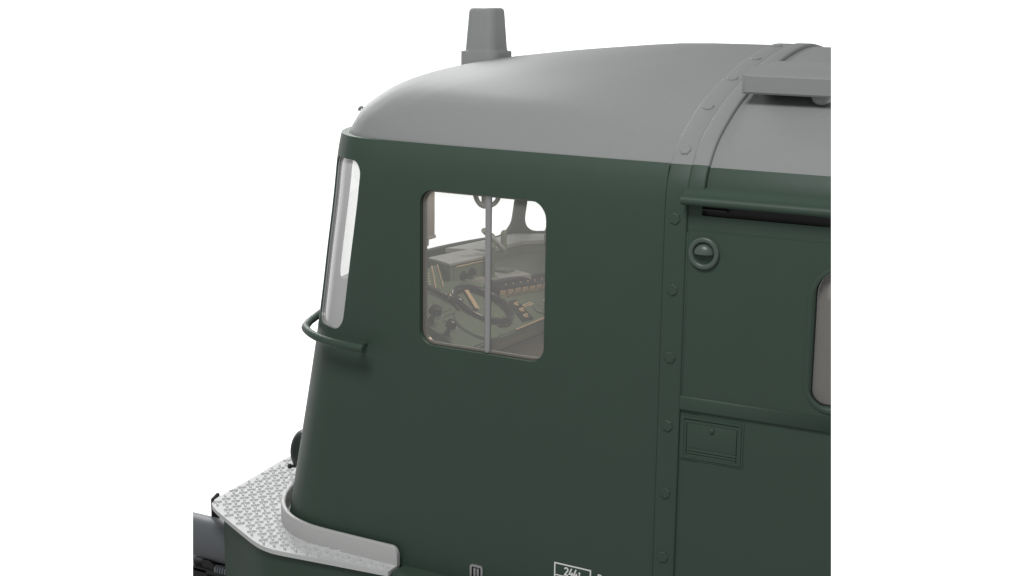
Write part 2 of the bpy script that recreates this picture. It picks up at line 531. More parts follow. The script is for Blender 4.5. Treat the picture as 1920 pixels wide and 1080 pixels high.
# bolted joint band around the hull
def band(name, xs, th, z0, z1, side, m, parent):
    bm = bmesh.new(); loft(bm, section(z0, z1, side), xs, th); return fin(name, bm, m, parent, 35)
bm = bmesh.new()
XB = [(.0, .014), (.0005, .0065), (.003, .0028), (.007, .0008), (.012, 0), (.106, 0), (.112, .001), (.116, .004), (.118, .012)]
loft(bm, section(ZB, 9, 0), XB, .03)
JB = fin('joint_band', bm, 'grey', LOCO, 40)
for sd in (1, 2):
    bm = bmesh.new(); loft(bm, section(-1.15, ZB, sd), XB, .03)
    fin('painted_band', bm, 'green', JB, 40)
bm = bmesh.new()
XC = [(.1145, .004), (.116, -.001), (.120, -.0035), (.126, -.0045), (.190, -.0045), (.197, -.003), (.201, .001), (.2025, .012)]
loft(bm, section(ZB, 9, 0), XC, .02)
CS = fin('cover_strip', bm, 'grey', LOCO, 40)
bm = bmesh.new(); loft(bm, section(1.755, ZB, 1), XC, .02); fin('painted_strip', bm, 'green', CS, 40)
# hexagon bolts along the band
A = arch(0); L = [0]
for a, b in zip(A, A[1:]): L.append(L[-1] + (b - a).length)
s_ref = next(L[i] for i, p in enumerate(A) if p.y >= 1.622)
proto = {}
for k in range(-6, 8):
    s = s_ref + .3497 * k
    i = min(range(len(L)), key=lambda j: abs(L[j] - s)); p = A[i]; d = (A[i + 1] - A[i - 1]).normalized(); n = Vector((0, -d.y, d.x))
    grey = p.y > ZB
    if grey not in proto:
        bm = bmesh.new(); lathe(bm, [(.031, -.004), (.031, .0035), (.027, .0065)], (0, 0, 0), (0, 0, 1), 6)
        bmesh.ops.recalc_face_normals(bm, faces=bm.faces[:])
        me = bpy.data.meshes.new('bolt'); bm.to_mesh(me); bm.free(); me.materials.append(M['grey' if grey else 'green']); proto[grey] = me
    o = bpy.data.objects.new('bolt', proto[grey]); COL.objects.link(o); o.parent = JB
    w = Vector((.056, p.x, p.y)); ORIG[o] = w; o.location = w - ORIG[JB]
    o.rotation_euler = n.to_track_quat('Z', 'Y').to_euler()
    o.rotation_euler.rotate_axis('Z', .25 + .37 * (k % 3))

# ---- fittings on the flank ------------------------------------------------------------------
YF = .013                                          # face of the flank
def yz(poly, x0, x1, name, m, parent, ang=30, bm=None):
    own = bm is None
    bm = bm or bmesh.new()
    prism(bm, poly, lambda y, z: (x0, y, z), lambda y, z: (x1, y, z))
    if own: return fin(name, bm, m, parent, ang)
g = [(.03, 1.786), (.012, 1.778), (-.012, 1.760), (-.034, 1.746)]
g += [(-.034 + .022 * math.cos(a) - .004, 1.724 + .022 * math.sin(a)) for a in [PI / 2 + PI * k / 12 for k in range(1, 13)]]
g += [(.03, 1.702)]
yz(g, .104, XE, 'rain_gutter', 'green', LOCO, 40)
bm = bmesh.new(); box(bm, .15, XE, .047, .06, 1.62, 1.80)
VENT = fin('air_vent', bm, 'dark', LOCO, 0)
bm = bmesh.new(); box(bm, .19, .315,   .016, .046, 1.674, 1.682); fin('slat', bm, 'black', VENT, 0)
# raised door-like panel with the corridor window
PX0 = .112
bm = bmesh.new()
poly = rrect(PX0, XE, .70, 1.572, (.004, .004, .004, .03), 5)
prism(bm, poly, lambda x, z: (x, YF - .005, z), lambda x, z: (x, YF + .01, z))
es = [e for e in bm.edges if abs(e.verts[0].co.y - (YF - .005)) < 1e-5 and abs(e.verts[1].co.y - (YF - .005)) < 1e-5]
bmesh.ops.bevel(bm, geom=es, offset=.004, segments=2, affect='EDGES')
whole = bmesh.new(); prism(whole, rrect(*WIN2, WR2, 10), lambda x, z: (x, -.2, z), lambda x, z: (x, .3, z))
me = boolean(bm, [whole]); me.materials.clear(); me.materials.append(M['green']); smooth(me, 30)
PANEL = link('side_panel', me, LOCO)
bm = bmesh.new(); box(bm, .1185, .127, YF - .0075, YF + .002, .75, 1.565, .003); fin('edge_bead', bm, 'green', PANEL, 30)
bm = bmesh.new()
box(bm, PX0, XE, YF - .013, YF + .01, .667, .742, .009, 3)
fin('belt_moulding', bm, 'green', LOCO, 40)
# corridor window
CWR = WR2
bm = bmesh.new()
def at(d): return lambda x, z: (x, YF + d, z)
o0 = inset(*WIN2, CWR, -.030); o1 = inset(*WIN2, CWR, -.002); o2 = inset(*WIN2, CWR, .002)
rings = [[Vector(at(d)(x, z)) for x, z in inset(*WIN2, [r + .03 for r in CWR] if q < 0 else CWR, q)] for q, d in
         ((-.032, -.002), (-.029, -.010), (-.024, -.0125), (-.012, -.0125), (-.006, -.009), (.0, -.004), (.002, .028))]
for A, B in zip(rings, rings[1:]):
    va = [bm.verts.new(p) for p in A]; vb = [bm.verts.new(p) for p in B]
    for k in range(len(va)): bm.faces.new((va[k], va[(k + 1) % len(va)], vb[(k + 1) % len(va)], vb[k]))
bmesh.ops.remove_doubles(bm, verts=bm.verts[:], dist=1e-5)
CW = fin('corridor_window', bm, 'green', LOCO, 40)
bm = bmesh.new(); ringprism(bm, inset(*WIN2, CWR, .0), inset(*WIN2, CWR, .006), at(.018), at(.036)); fin('gasket', bm, 'rubber', CW, 30)
bm = bmesh.new(); prism(bm, inset(*WIN2, CWR, .008), at(.026), at(.03)); fin('pane', bm, 'glass_grey', CW, 20)
# round recessed grip
kx, kz = .212, 1.467
bm = bmesh.new()
yk = YF - .005
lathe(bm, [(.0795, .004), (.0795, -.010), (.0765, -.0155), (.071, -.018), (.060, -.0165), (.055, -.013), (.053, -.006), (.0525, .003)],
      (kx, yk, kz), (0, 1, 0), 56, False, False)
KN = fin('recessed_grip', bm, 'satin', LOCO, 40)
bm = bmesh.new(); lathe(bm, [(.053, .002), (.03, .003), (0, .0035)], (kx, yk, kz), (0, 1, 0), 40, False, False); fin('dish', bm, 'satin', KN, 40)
bm = bmesh.new()
rows = []
for i in range(13):
    a = PI * i / 12; r = []
    for j in range(9):
        t = PI / 2 * j / 8
        r.append(Vector((kx - .0515 * math.cos(a), yk - .036 * math.sin(a) ** .8 * math.sin(t) ** .8 + .001, kz - .002 + .049 * math.sin(a) * math.cos(t))))
    rows.append(r)
inner = [[p + Vector((0, .004, -.003)) for p in r] for r in rows]
shell(bm, rows, inner)
bmesh.ops.remove_doubles(bm, verts=bm.verts[:], dist=1e-4)
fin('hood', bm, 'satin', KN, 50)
# small hatch under the belt
bm = bmesh.new()
def fr(x0, x1, z0, z1, w, d0, d1):
    ringprism(bm, [(x0, z0), (x1, z0), (x1, z1), (x0, z1)], [(x0 + w, z0 + w), (x1 - w, z0 + w), (x1 - w, z1 - w), (x0 + w, z1 - w)], at(d0), at(d1))
fr(.120, .453, .414, .650, .016, -.003, .004)
fr(.131, .442, .425, .639, .011, -.0075, .003)
fr(.139, .434, .430, .622, .016, -.004, .004)
HATCH = fin('hatch', bm, 'green', LOCO, 20)
bm = bmesh.new(); box(bm, .158, .424, YF - .004, YF + .004, .44, .61, .003); fin('door', bm, 'green', HATCH, 30)
bm = bmesh.new()
for k in range(3): box(bm, .160, .421, YF - .009, YF, .434 + .0145 * k, .4465 + .0145 * k, .004)
fin('hinge', bm, 'green', HATCH, 30)
bm = bmesh.new(); lathe(bm, [(.013, 0), (.013, .006), (.009, .010), (0, .011)], (.289, YF - .004, .583), (0, -1, 0), 20); fin('knob', bm, 'green', HATCH, 40)

# walkway plank above the roof
bm = bmesh.new(); poly = [(.401, 2.222), (.408, 2.213), (.43, 2.213), (.95, 2.285), (.95, 2.352), (.56, 2.336), (.422, 2.312), (.408, 2.308), (.401, 2.299)]
prism(bm, poly, lambda y, z: (.222 + (.02 if y < .402 else 0), y, z), lambda y, z: (XE, y, z))
WALK = fin('roof_walkway', bm, 'grey', LOCO, 30)
for x in (.61, 1.3):
    bm = bmesh.new(); lathe(bm, [(0, -.046), (.022, -.042), (.040, -.030), (.050, -.012), (.052, .01)], (x, .475, 2.215), (0, 0, 1), 28); lathe(bm, [(.012, -.09), (.012, .0)], (x, .50, 2.215), (0, 0, 1), 12); fin('bracket', bm, 'grey', WALK, 40)

# ---- hand rail around the nose -------------------------------------------------------------
o = outline(.745); N = normals(o)
HR = lambda n: .022 * sstep(0, .6, abs(n.x)) + .05 * sstep(.70, .95, abs(n.x))
path = [Vector((p.x + n.x * (.105 - HR(n)), p.y + n.y * (.105 - HR(n)), .742)) for p, n in zip(o, N)]
i0 = min(range(NS // 2), key=lambda i: abs(path[i].x + 1.755))
seg = path[i0:NS - i0]
bm = bmesh.new(); tube(bm, resample(seg, 120), .0235, 18)
bmesh.ops.bevel(bm, geom=[e for e in bm.edges if any(len(f.verts) > 6 for f in e.link_faces)], offset=.003, segments=2, affect='EDGES')
RAIL = fin('hand_rail', bm, 'green', LOCO, 45)
for i in (i0 + 3, NS // 2 + 1, NS - 1 - i0 - 3):
    p, q = path[i], Vector((o[i].x, o[i].y, .742)); bm = bmesh.new()
    tube(bm, [p, q + (q - p) * .1], .014, 12); fin('stub', bm, 'green', RAIL, 40)

# ---- tread plate around the nose -----------------------------------------------------------------
ZP = -.51
EDGE = [(-1.556, -.098), (-2.02, -.137), (-2.24, -.157)]
EDGE += [tuple(p) for p in crom([(-2.24, -.157), (-2.33, -.158), (-2.43, -.136), (-2.53, -.092)], 10)[1:]]
EDGE += [(-2.78, .045), (-3.0, .168)]
EDGE += [tuple(p) for p in crom([(-3.0, .168), (-3.09, .228), (-3.143, .295), (-3.168, .385)], 10)[1:]]
EDGE += [(-3.22, .823), (-3.27, 1.15), (-3.29, CY)]
EDGE = EDGE + [(x, W - y) for x, y in EDGE[-2::-1]]
def closed_poly(E, x): return [(x, E[0][1])] * 0 + list(E)
bm = bmesh.new()
PP = [(-1.80, .12), (-1.563, .03)] + list(EDGE) + [(-1.563, W - .03), (-1.80, W - .12)]
prism(bm, PP, lambda x, y: (x, y, ZP - .027), lambda x, y: (x, y, ZP))
es = [e for e in bm.edges if abs(e.verts[0].co.z - e.verts[1].co.z) < 1e-6 and max(e.verts[0].co.x, e.verts[1].co.x) < -1.5565 and min(e.verts[0].co.y, W - e.verts[0].co.y) < .9 or e.calc_length() > 5]
bmesh.ops.bevel(bm, geom=es, offset=.006, segments=3, affect='EDGES')
# raised tread pattern: short lozenges, turned alternately
def inside(poly, x, y):
    c = False
    for (x0, y0), (x1, y1) in zip(poly, poly[1:] + poly[:1]):
        if (y0 > y) != (y1 > y) and x < (x1 - x0) * (y - y0) / (y1 - y0) + x0: c = not c
    return c
def dist(poly, x, y):
    b = 9
    for (x0, y0), (x1, y1) in zip(poly, poly[1:] + poly[:1]):
        dx, dy = x1 - x0, y1 - y0; t = max(0, min(1, ((x - x0) * dx + (y - y0) * dy) / (dx * dx + dy * dy + 1e-12)))
        b = min(b, math.hypot(x0 + t * dx - x, y0 + t * dy - y))
    return b
FOOT = [tuple(p) for p in outline(ZP, .055)]
FOOT = [p for i, p in enumerate(FOOT) if i % 3 == 0] + [FOOT[-1]]
def lozenge(cx, cy, ang, l=.0265, w=.0068, h=.0105):
    ca, sa = math.cos(ang), math.sin(ang); lo, mi, tp = [], [], []
    for k in range(12):
        a = 2 * PI * k / 12
        u, v = l * math.cos(a), w * math.sin(a) * (1 - .25 * math.cos(a) ** 2)
        lo.append((u * 1.12, v * 1.25, -.0008)); mi.append((u * 1.0, v * 1.05, h * .7)); tp.append((u * .82, v * .6, h))
    R = [[bm.verts.new((cx + u * ca - v * sa, cy + u * sa + v * ca, ZP + z)) for u, v, z in r] for r in (lo, mi, tp)]
    for A, B in zip(R, R[1:]):
        for k in range(12): bm.faces.new((A[k], A[(k + 1) % 12], B[(k + 1) % 12], B[k]))
    bm.faces.new(R[2])
st = .0775
for i in range(-4, 30):
    for j in range(-4, 48):
        for kind in (0, 1):
            x = -3.40 + st * (i + .5 * kind) + .009 * j; y = -.22 + .0735 * (j + .5 * kind)
            if not inside(PP, x, y) or dist(PP, x, y) < .027: continue
            if x > -1.575: continue
            if inside(FOOT, x, y) or dist(FOOT, x, y) < .012: continue
            lozenge(x, y, PI / 4 if kind == 0 else -PI / 4)
PLATE = fin('tread_plate', bm, 'silver', LOCO, 40)
# kick rail standing on the plate round the foot of the cab
o1 = outline(-.46, .055); o0 = outline(-.46, .026)
o1[0].x = o0[0].x = 0
sA = next(i + (-1.559 - o1[i].x) / (o1[i + 1].x - o1[i].x) for i in range(NS) if o1[i + 1].x <= -1.559)
def lin(o, s):
    i = int(s); return o[i].lerp(o[i + 1], s - i)
ss = [sA, sA + .25, sA + .5, sA + .8, sA + 1.2, sA + 1.7, sA + 2.2, sA + 3] + [i for i in range(int(sA) + 5, NS - 1 - int(sA) - 4)]
ss = ss + [NS - 1 - s for s in ss[:8]][::-1]
bm = bmesh.new(); out, inn, prof = [], [], []
ptsO = [lin(o1, s) for s in ss]; ptsI = [lin(o0, s) for s in ss]
cum = [0]
for a, b in zip(ptsO, ptsO[1:]): cum.append(cum[-1] + (b - a).length)
grid = []
for a, b, c in zip(ptsO, ptsI, cum):
    e = min(c, cum[-1] - c); R = .045
    top = -.398 if e > R else -.398 - (R - math.sqrt(max(0, R * R - (R - e) ** 2)))
    bv = .005; d = (b - a)
    q = [(0, ZP - .004), (0, top - .007), (.10, top - .002), (.28, top), (.72, top), (.90, top - .002), (1, top - .007), (1, ZP - .004)]
    grid.append([Vector((a.x + d.x * t, a.y + d.y * t, z)) for t, z in q])
V = sheet(bm, grid)
for r in V: bm.faces.new((r[0], r[-1], r[-2], r[1])) if False else None
bm.faces.new(V[0]); bm.faces.new(V[-1][::-1])
for A, B in zip(V, V[1:]): bm.faces.new((A[-1], A[0], B[0], B[-1]))
fin('kick_rail', bm, 'silver2', PLATE, 45)

# ---- green skirt below the plate and the ledge beside the cab ------------------------------------
SK = [(-1.554, -.072), (-2.02, -.112), (-2.24, -.132)] + [tuple(p) for p in crom([(-2.24, -.132), (-2.33, -.132), (-2.43, -.108), (-2.53, -.062)], 10)[1:]]
SK += [(-2.98, .203), (-2.985, .24), (-2.985, W - .24)] + [(x, W - y) for x, y in [(-2.98, .203), (-2.53, -.062), (-2.33, -.132), (-1.554, -.072)]]
bm = bmesh.new(); prism(bm, SK, lambda x, y: (x, y, -1.2), lambda x, y: (x, y, ZP - .0272))
fin('skirt', bm, 'green', LOCO, 30)
bm = bmesh.new(); box(bm, -1.5538, XE, -.072, W + .072, -1.2, -.522, .008, 3)
fin('sill', bm, 'green', LOCO, 40)

# ---- head lamp on the nose ---------------------------------------------------------------------
hl = Vector((-2.655, .80, -.235)); ax = Vector((-.985, -.06, -.05)).normalized()
bm = bmesh.new(); lathe(bm, [(.142, -.12), (.142, .10), (.138, .132), (.122, .163), (.09, .184), (.04, .196), (0, .198)], hl, ax, 48, True, False)
HL = fin('head_lamp', bm, 'lamp', LOCO, 50)
bm = bmesh.new(); lathe(bm, [(.152, .06), (.155, .08), (.149, .10), (.139, .10)], hl, ax, 48, False, False); fin('rim', bm, 'lamp', HL, 40)
bm = bmesh.new(); lathe(bm, [(.011, 0), (.011, .03), (.017, .032), (.017, .046), (.01, .052), (0, .053)], hl + ax * .14 + Vector((0, -.09, -.09)), (-.9, -.35, -.1), 16); fin('latch_knob', bm, 'black', HL, 40)

# ---- buffer and running gear in front -----------------------------------------------------------
bm = bmesh.new(); lathe(bm, [(.139, 0), (.139, .9), (.15, .91), (.15, .95)], (-2.98, .42, -.829), (-1, 0, 0), 56)
BUF = fin('buffer', bm, 'buffer', LOCO, 40)
bm = bmesh.new(); box(bm, -3.312, -3.288, .47, .535, -.80, -.556, .004)
for v in bm.verts:
    if v.co.z > -.6 and v.co.y < .5: v.co.z -= .022
BB = fin('buffer_beam', bm, 'black', LOCO, 30)
bm = bmesh.new(); box(bm, -3.285, -3.20, .47, .66, -.80, -.735, .004); fin('angle_bar', bm, 'spring', BB, 30)
bm = bmesh.new(); box(bm, -3.9, -2.99, .30, .50, -1.02, -.985, .006); fin('buffer_saddle', bm, 'black', BUF, 30)
bm = bmesh.new(); box(bm, -3.7, -3.215, .30, .52, -1.3, -.985 + -.005, .008)
SG = fin('coupling_block', bm, 'black', LOCO, 30)
bm = bmesh.new(); prism(bm, [(-3.26, -1.02), (-3.15, -1.02), (-3.15, -.965), (-3.20, -.93), (-3.26, -.93)], lambda x, z: (x, .31, z), lambda x, z: (x, .46, z)); fin('clamp', bm, 'black', SG, 30)
bm = bmesh.new(); pts = [Vector((-3.16 + .0016 * k, .33 + .026 * math.cos(k * .5), -.985 + .026 * math.sin(k * .5))) for k in range(90)]
tube(bm, pts, .0075, 6); fin('coil_spring', bm, 'spring', LOCO, 40)
bm = bmesh.new(); box(bm, -3.25, -2.95, .40, .56, -1.16, -1.062, .006); fin('brake_pipe', bm, 'beige', LOCO, 30)

# ---- lettering -----------------------------------------------------------------------------------
def wall_y(x, z):
    o = outline(z)
    for i in range(NS // 2):
        if o[i + 1].x <= x:
            a, b = o[i], o[i + 1]; return a.y + (b.y - a.y) * (x - a.x) / (b.x - a.x)
    return .05
def band2d(bm, pts, w, put, closed=False):
    P = [Vector(p) for p in pts]; n = len(P); A, B = [], []
    for i, p in enumerate(P):
        d0 = (p - P[i - 1]).normalized() if (i or closed) else None
        d1 = (P[(i + 1) % n] - p).normalized() if (i < n - 1 or closed) else None
        if d0 is None: d0 = d1
        if d1 is None: d1 = d0
        m = (Vector((-d0.y, d0.x)) + Vector((-d1.y, d1.x))).normalized()
        c = max(.45, m.dot(Vector((-d0.y, d0.x))))
        A.append(bm.verts.new(put(*(p + m * w / 2 / c)))); B.append(bm.verts.new(put(*(p - m * w / 2 / c))))
    for i in range(n if closed else n - 1):
        j = (i + 1) % n; bm.faces.new((A[i], A[j], B[j], B[i]))
def putter(x0, z0, h, lift):
    def f(u, v):
        x, z = x0 + u * h, z0 + v * h
        return (x, wall_y(x, z) - lift, z)
    return f
arc = lambda cx, cy, r, a0, a1, n=10: [(cx + r * math.cos(math.radians(a0 + (a1 - a0) * k / n)), cy + r * math.sin(math.radians(a0 + (a1 - a0) * k / n))) for k in range(n + 1)]
GL = {'2': [arc(.26, .73, .22, 175, -35) + [(.06, .055), (.53, .055)]],
      '4': [[(.36, 1.0), (.05, .27), (.56, .27)], [(.42, .52), (.42, 0)]],
      't': [[(.13, .80), (.13, 0)], [(.0, .62), (.26, .62)]],
      'B': [[(.05, .06), (.05, .945), (.26, .945)] + arc(.27, .725, .22, 85, -85) + [(.06, .505)], [(.1, .505), (.28, .505)] + arc(.29, .28, .225, 85, -85) + [(.06, .055)]],
      'r': [[(.05, .68), (.05, 0)], [(.075, .52)] + arc(.24, .46, .17, 150, 70)]}
def write(bm, txt, x, z, h, w, adv):
    for c, a in zip(txt, adv):
        for k, st_ in enumerate(GL[c]): band2d(bm, st_, w / h, putter(x, z, h, .0012 + .0004 * k))
        x += a * h
fx0, fx1, ft = -.570, -.3565, -.2905
bm = bmesh.new(); pw = putter(0, 0, 1, .0012)
band2d(bm, [(fx0, ft), (fx1, ft), (fx1, -.485), (fx0, -.485)], .008, pw, True)
pw2 = putter(0, 0, 1, .0018)
for z in (-.3565, -.421): band2d(bm, [(fx0 + .003, z), (fx1 - .003, z)], .0065, pw2)
write(bm, '244', fx0 + .058, -.3485, .0445, .0082, (.62, .60, .62))
write(bm, 't', fx0 + .058 + 1.90 * .0445, -.3485, .0445, .0062, (.3,))
write(bm, 'B', -.312, -.346, .0445, .008, (.66,)); write(bm, 'r', -.312 + .68 * .0445, -.346, .0445, .008, (.4,))
LET = fin('weight_lettering', bm, 'white', LOCO, 0, recalc=False)
# cast metal number plate by the sill
bx = -1.0595
def pb(d): return lambda x, z: (x, wall_y(x, z) - d, z)
bm = bmesh.new()
OUT = rrect(bx - .0415, bx + .0415, -.515, -.411, .018, 6); INN = rrect(bx - .029, bx + .029, -.503, -.4235, .006, 6)
ringprism(bm, OUT, INN, pb(-.002), pb(.009))
for dx in (-.011, .010): prism(bm, [(bx + dx - .0065, -.50), (bx + dx + .0065, -.50), (bx + dx + .0065, -.4305), (bx + dx - .0065, -.4305)], pb(-.001), pb(.008))
BADGE = fin('number_plate', bm, 'alu', LOCO, 30)
bm = bmesh.new(); prism(bm, rrect(bx - .033, bx + .033, -.507, -.418, .01, 6), pb(-.003), pb(.002)); fin('backing', bm, 'black', BADGE, 30)

# ================================================================== inside the cab
bm = bmesh.new(); prism(bm, [(p.x, p.y) for p in outline(-.48, -.06)][4:-4], lambda x, y: (x, y, -.50), lambda x, y: (x, y, -.46)); FLOOR = fin('cab_floor', bm, 'ink', LOCO, 0)
bm = bmesh.new(); box(bm, -.075, -.045, .06, W - .06, -.46, 1.83); fin('rear_bulkhead', bm, 'inner', LOCO, 0)
bm = bmesh.new(); box(bm, -.04, XE, .45, .48, -.6, 1.85); PART = fin('inner_partition', bm, 'buff', LOCO, 0)
bm = bmesh.new(); box(bm, .60, XE, .415, .45, 1.315, 1.35, .01); fin('pipe', bm, 'innergrey', PART, 30)
bm = bmesh.new(); box(bm, .63, .72, .38, .45, 1.22, 1.30, .008); fin('valve', bm, 'ink', PART, 30)
for x, z in ((.645, 1.285), (.70, 1.292)):
    bm = bmesh.new(); lathe(bm, [(.007, -.004), (.006, .01), (0, .012)], (x, .38, z), (0, -1, 0), 10); fin('valve_nipple', bm, 'brass', PART, 40)
# desk
KD = .48
ND = Vector((KD, 0, 1)).normalized()
T1 = Vector((0, 1, 0)); T2 = Vector((1, 0, -KD)).normalized()      # across the desk / towards the driver
bm = bmesh.new()
prof = [(-1.49, .62), (-1.99, .86), (-2.36, .86), (-2.36, -.44), (-1.62, -.44), (-1.62, .10), (-1.545, .14), (-1.545, .50), (-1.49, .585)]
prism(bm, prof, lambda x, z: (x, .62, z), lambda x, z: (x, 2.62, z))
bmesh.ops.bevel(bm, geom=[e for e in bm.edges if abs(e.verts[0].co.y - e.verts[1].co.y) > 1], offset=.008, segments=2, affect='EDGES')
DESK = fin('driving_desk', bm, 'innergreen', LOCO, 30)
bm = bmesh.new(); box(bm, -1.544, -1.53, .9, 2.62, -.3, .50); fin('apron', bm, 'inner', DESK, 0)
bm = bmesh.new(); box(bm, -1.53, -1.40, 1.02, 1.9, .345, .355, .002); fin('foot_shelf', bm, 'brass', DESK, 0)
def onD(x, y, lift=0): return Vector((x, y, .62 + (-1.49 - x) * KD)) + ND * lift
# trim lines of the desk edge
bm = bmesh.new()
tube(bm, [onD(-1.492, y, .002) for y in (1.25, 2.6)], .006, 8)
tube(bm, [onD(-1.75, y, .004) for y in (1.50, 2.3)], .007, 8)
fin('edge_trim', bm, 'brass', DESK, 40)
# panels on the desk top
def dprism(poly, h0, h1, name, m, parent):
    bm = bmesh.new(); prism(bm, poly, lambda x, y: onD(x, y, h0), lambda x, y: onD(x, y, h1)); return fin(name, bm, m, parent, 30)
SWP = dprism([(-1.70, 1.53), (-1.69, 1.615), (-1.512, 1.52), (-1.528, 1.395)], .001, .012, 'switch_panel', 'ink', DESK)
for q in ((-1.655, 1.545), (-1.60, 1.515), (-1.548, 1.475)):
    bm = bmesh.new(); lathe(bm, [(.018, .011), (.018, .018), (.011, .02), (.010, .03), (0, .034)], onD(*q), ND, 14)
    fin('push_button', bm, 'brass', SWP, 40)
for x, y0, y1 in ((-1.637, 1.60, 1.72), (-1.622, 1.60, 1.72), (-1.62, 1.86, 1.98), (-1.605, 1.86, 1.98)):
    bm = bmesh.new(); tube(bm, [onD(x, y0, .003), onD(x, y1, .003)], .005, 6)
    fin('label_strip', bm, 'brass', DESK, 40)
bm = bmesh.new(); lathe(bm, [(.05, .0), (.05, .012), (.043, .016), (.04, .010), (0, .010)], onD(-1.56, 1.70), ND, 28); fin('dial', bm, 'innergreen', DESK, 40)
bm = bmesh.new()
for k in range(7):
    tube(bm, [onD(-1.80 + .035 * k, .74 + .02 * k, .003), onD(-1.80 + .035 * k, .98, .003)], .0045, 6)
fin('seam', bm, 'innergreen', DESK, 40)
# rear shelf of the desk, light grey
bm = bmesh.new(); prism(bm, [(-1.86, 1.60), (-1.71, 1.86), (-2.10, 2.09), (-2.30, 1.9), (-2.0, 1.45)], lambda x, y: (x, y, .80), lambda x, y: (x, y, .848))
SHELF = fin('rear_shelf', bm, 'innergrey', DESK, 30)
bm = bmesh.new(); box(bm, -1.96, -1.86, 1.80, 1.92, .848, .868, .003, mtx=None); fin('cover_plate', bm, 'innergreen', SHELF, 30)
# row of keys under a curved cover
k0, k1 = onD(-1.815, 1.49, .022), onD(-1.745, 2.06, .022); ka = (k1 - k0).normalized(); kl = (k1 - k0).length
bm = bmesh.new(); lathe(bm, [(.0, -.012), (.05, -.012), (.064, 0), (.064, kl), (.05, kl + .012), (0, kl + .012)], k0, ka, 32); KEYS = fin('key_row', bm, 'ink', DESK, 40)
kf = (T2 - ka * T2.dot(ka)).normalized(); kn = ka.cross(kf).normalized(); kn = kn if kn.z > 0 else -kn
for q in range(7):
    c = k0 + ka * (kl * (q + .5) / 7)
    bm = bmesh.new(); wv = .030
    rows = []
    for a in (-20, -8, 4, 16, 28):
        ra = math.radians(a); r_ = .071
        rows.append([c + ka * s + kf * r_ * math.cos(ra) + kn * r_ * math.sin(ra) for s in (-wv, -wv * .5, wv * .5, wv)])
    inn = [[p - (p - c - ka * (p - c).dot(ka)) * .12 for p in r] for r in rows]
    shell(bm, rows, inn); fin('key', bm, 'brass', KEYS, 40)
    bm = bmesh.new(); box(bm, -.005, .005, -.005, .005, -.005, .005, .001); bmesh.ops.translate(bm, vec=c + ka * .04 + kn * .055 + kf * .035, verts=bm.verts); fin('stud', bm, 'brass', KEYS, 0)
# instrument box
b0, b1, b3 = Vector((-2.008, 1.307)), Vector((-1.945, 1.726)), Vector((-2.224, 1.411))
u = (b1 - b0); v = (b3 - b0)
def quad(z): return [(*(b0 + u * s + v * t), z) for s, t in ((0, 0), (1, 0), (1, 1), (0, 1))]
bm = bmesh.new(); A = [bm.verts.new(p) for p in quad(.80)]; B = [bm.verts.new(p) for p in quad(.968)]
bm.faces.new(A[::-1]); bm.faces.new(B)
for k in range(4): bm.faces.new((A[k], A[(k + 1) % 4], B[(k + 1) % 4], B[k]))
bmesh.ops.bevel(bm, geom=bm.edges[:], offset=.006, segments=2, affect='EDGES')
IB = fin('instrument_box', bm, 'innergreen', DESK, 30)
bm = bmesh.new(); prism(bm, [tuple(b0 + u * s + v * t) for s, t in ((-.02, -.04), (1.02, -.04), (1.02, 1.03), (-.02, 1.03))], lambda x, y: (x, y, .966), lambda x, y: (x, y, .98))
fin('lid', bm, 'innergrey', IB, 30)
fn = Vector((u.y, -u.x, 0)).normalized(); ud = Vector((*u, 0))
def onF(s, z, d=0): return Vector((*(b0 + u * s), z)) + fn * d
bm = bmesh.new(); A = [onF(.10, .83, .001), onF(.97, .83, .001), onF(.97, .945, .001), onF(.10, .945, .001)]
ring = [bm.verts.new(p) for p in A]; r2 = [bm.verts.new(p + fn * .005) for p in A]; bm.faces.new(r2)
for k in range(4): bm.faces.new((ring[k], ring[(k + 1) % 4], r2[(k + 1) % 4], r2[k]))
fin('face_plate', bm, 'innergreen', IB, 0)
for s, z in ((.30, .885), (.50, .895)):
    bm = bmesh.new(); lathe(bm, [(.030, .004), (.030, .016), (.022, .02), (.020, .035), (0, .037)], onF(s, z), fn, 18)
    box(bm, -.004, .004, -.004, .004, -.024, .024); bm.verts.ensure_lookup_table()
    for q in list(bm.verts)[-8:]: q.co = Matrix.Rotation(.7, 3, 'X') @ q.co + onF(s, z, .04)
    fin('switch', bm, 'ink', IB, 40)
bm = bmesh.new(); tube(bm, [onF(.14, .950, .008), onF(.98, .950, .008)], .004, 6); fin('trim', bm, 'brass', IB, 40)
# slanted notch board beside the lever
bm = bmesh.new()
pa, pbv, pc, pd = Vector((-2.14, 1.20, .94)), Vector((-2.12, 1.36, .955)), Vector((-1.965, 1.18, .852)), Vector((-1.99, .98, .84))
A = [bm.verts.new(p) for p in (pa, pbv, pc, pd)]; B = [bm.verts.new(p + Vector((-.02, 0, -.04))) for p in (pa, pbv, pc, pd)]
bm.faces.new(A); bm.faces.new(B[::-1])
for k in range(4): bm.faces.new((A[k], A[(k + 1) % 4], B[(k + 1) % 4], B[k]))
NB = fin('notch_board', bm, 'innergreen', DESK, 20)
bm = bmesh.new()
tube(bm, [pbv + Vector((-.0, -.02, .004)), pc + Vector((0, -.02, .004))], .004, 6)
tube(bm, [pa.lerp(pbv, .55) + Vector((0, 0, .004)), pd.lerp(pc, .55) + Vector((0, 0, .006))], .005, 6)
for k in range(6): tube(bm, [pa.lerp(pd, .25 + .11 * k) + Vector((0, .05, .004)), pa.lerp(pd, .25 + .11 * k) + Vector((0, .085, .006))], .004, 6)
fin('scale', bm, 'brass', NB, 40)
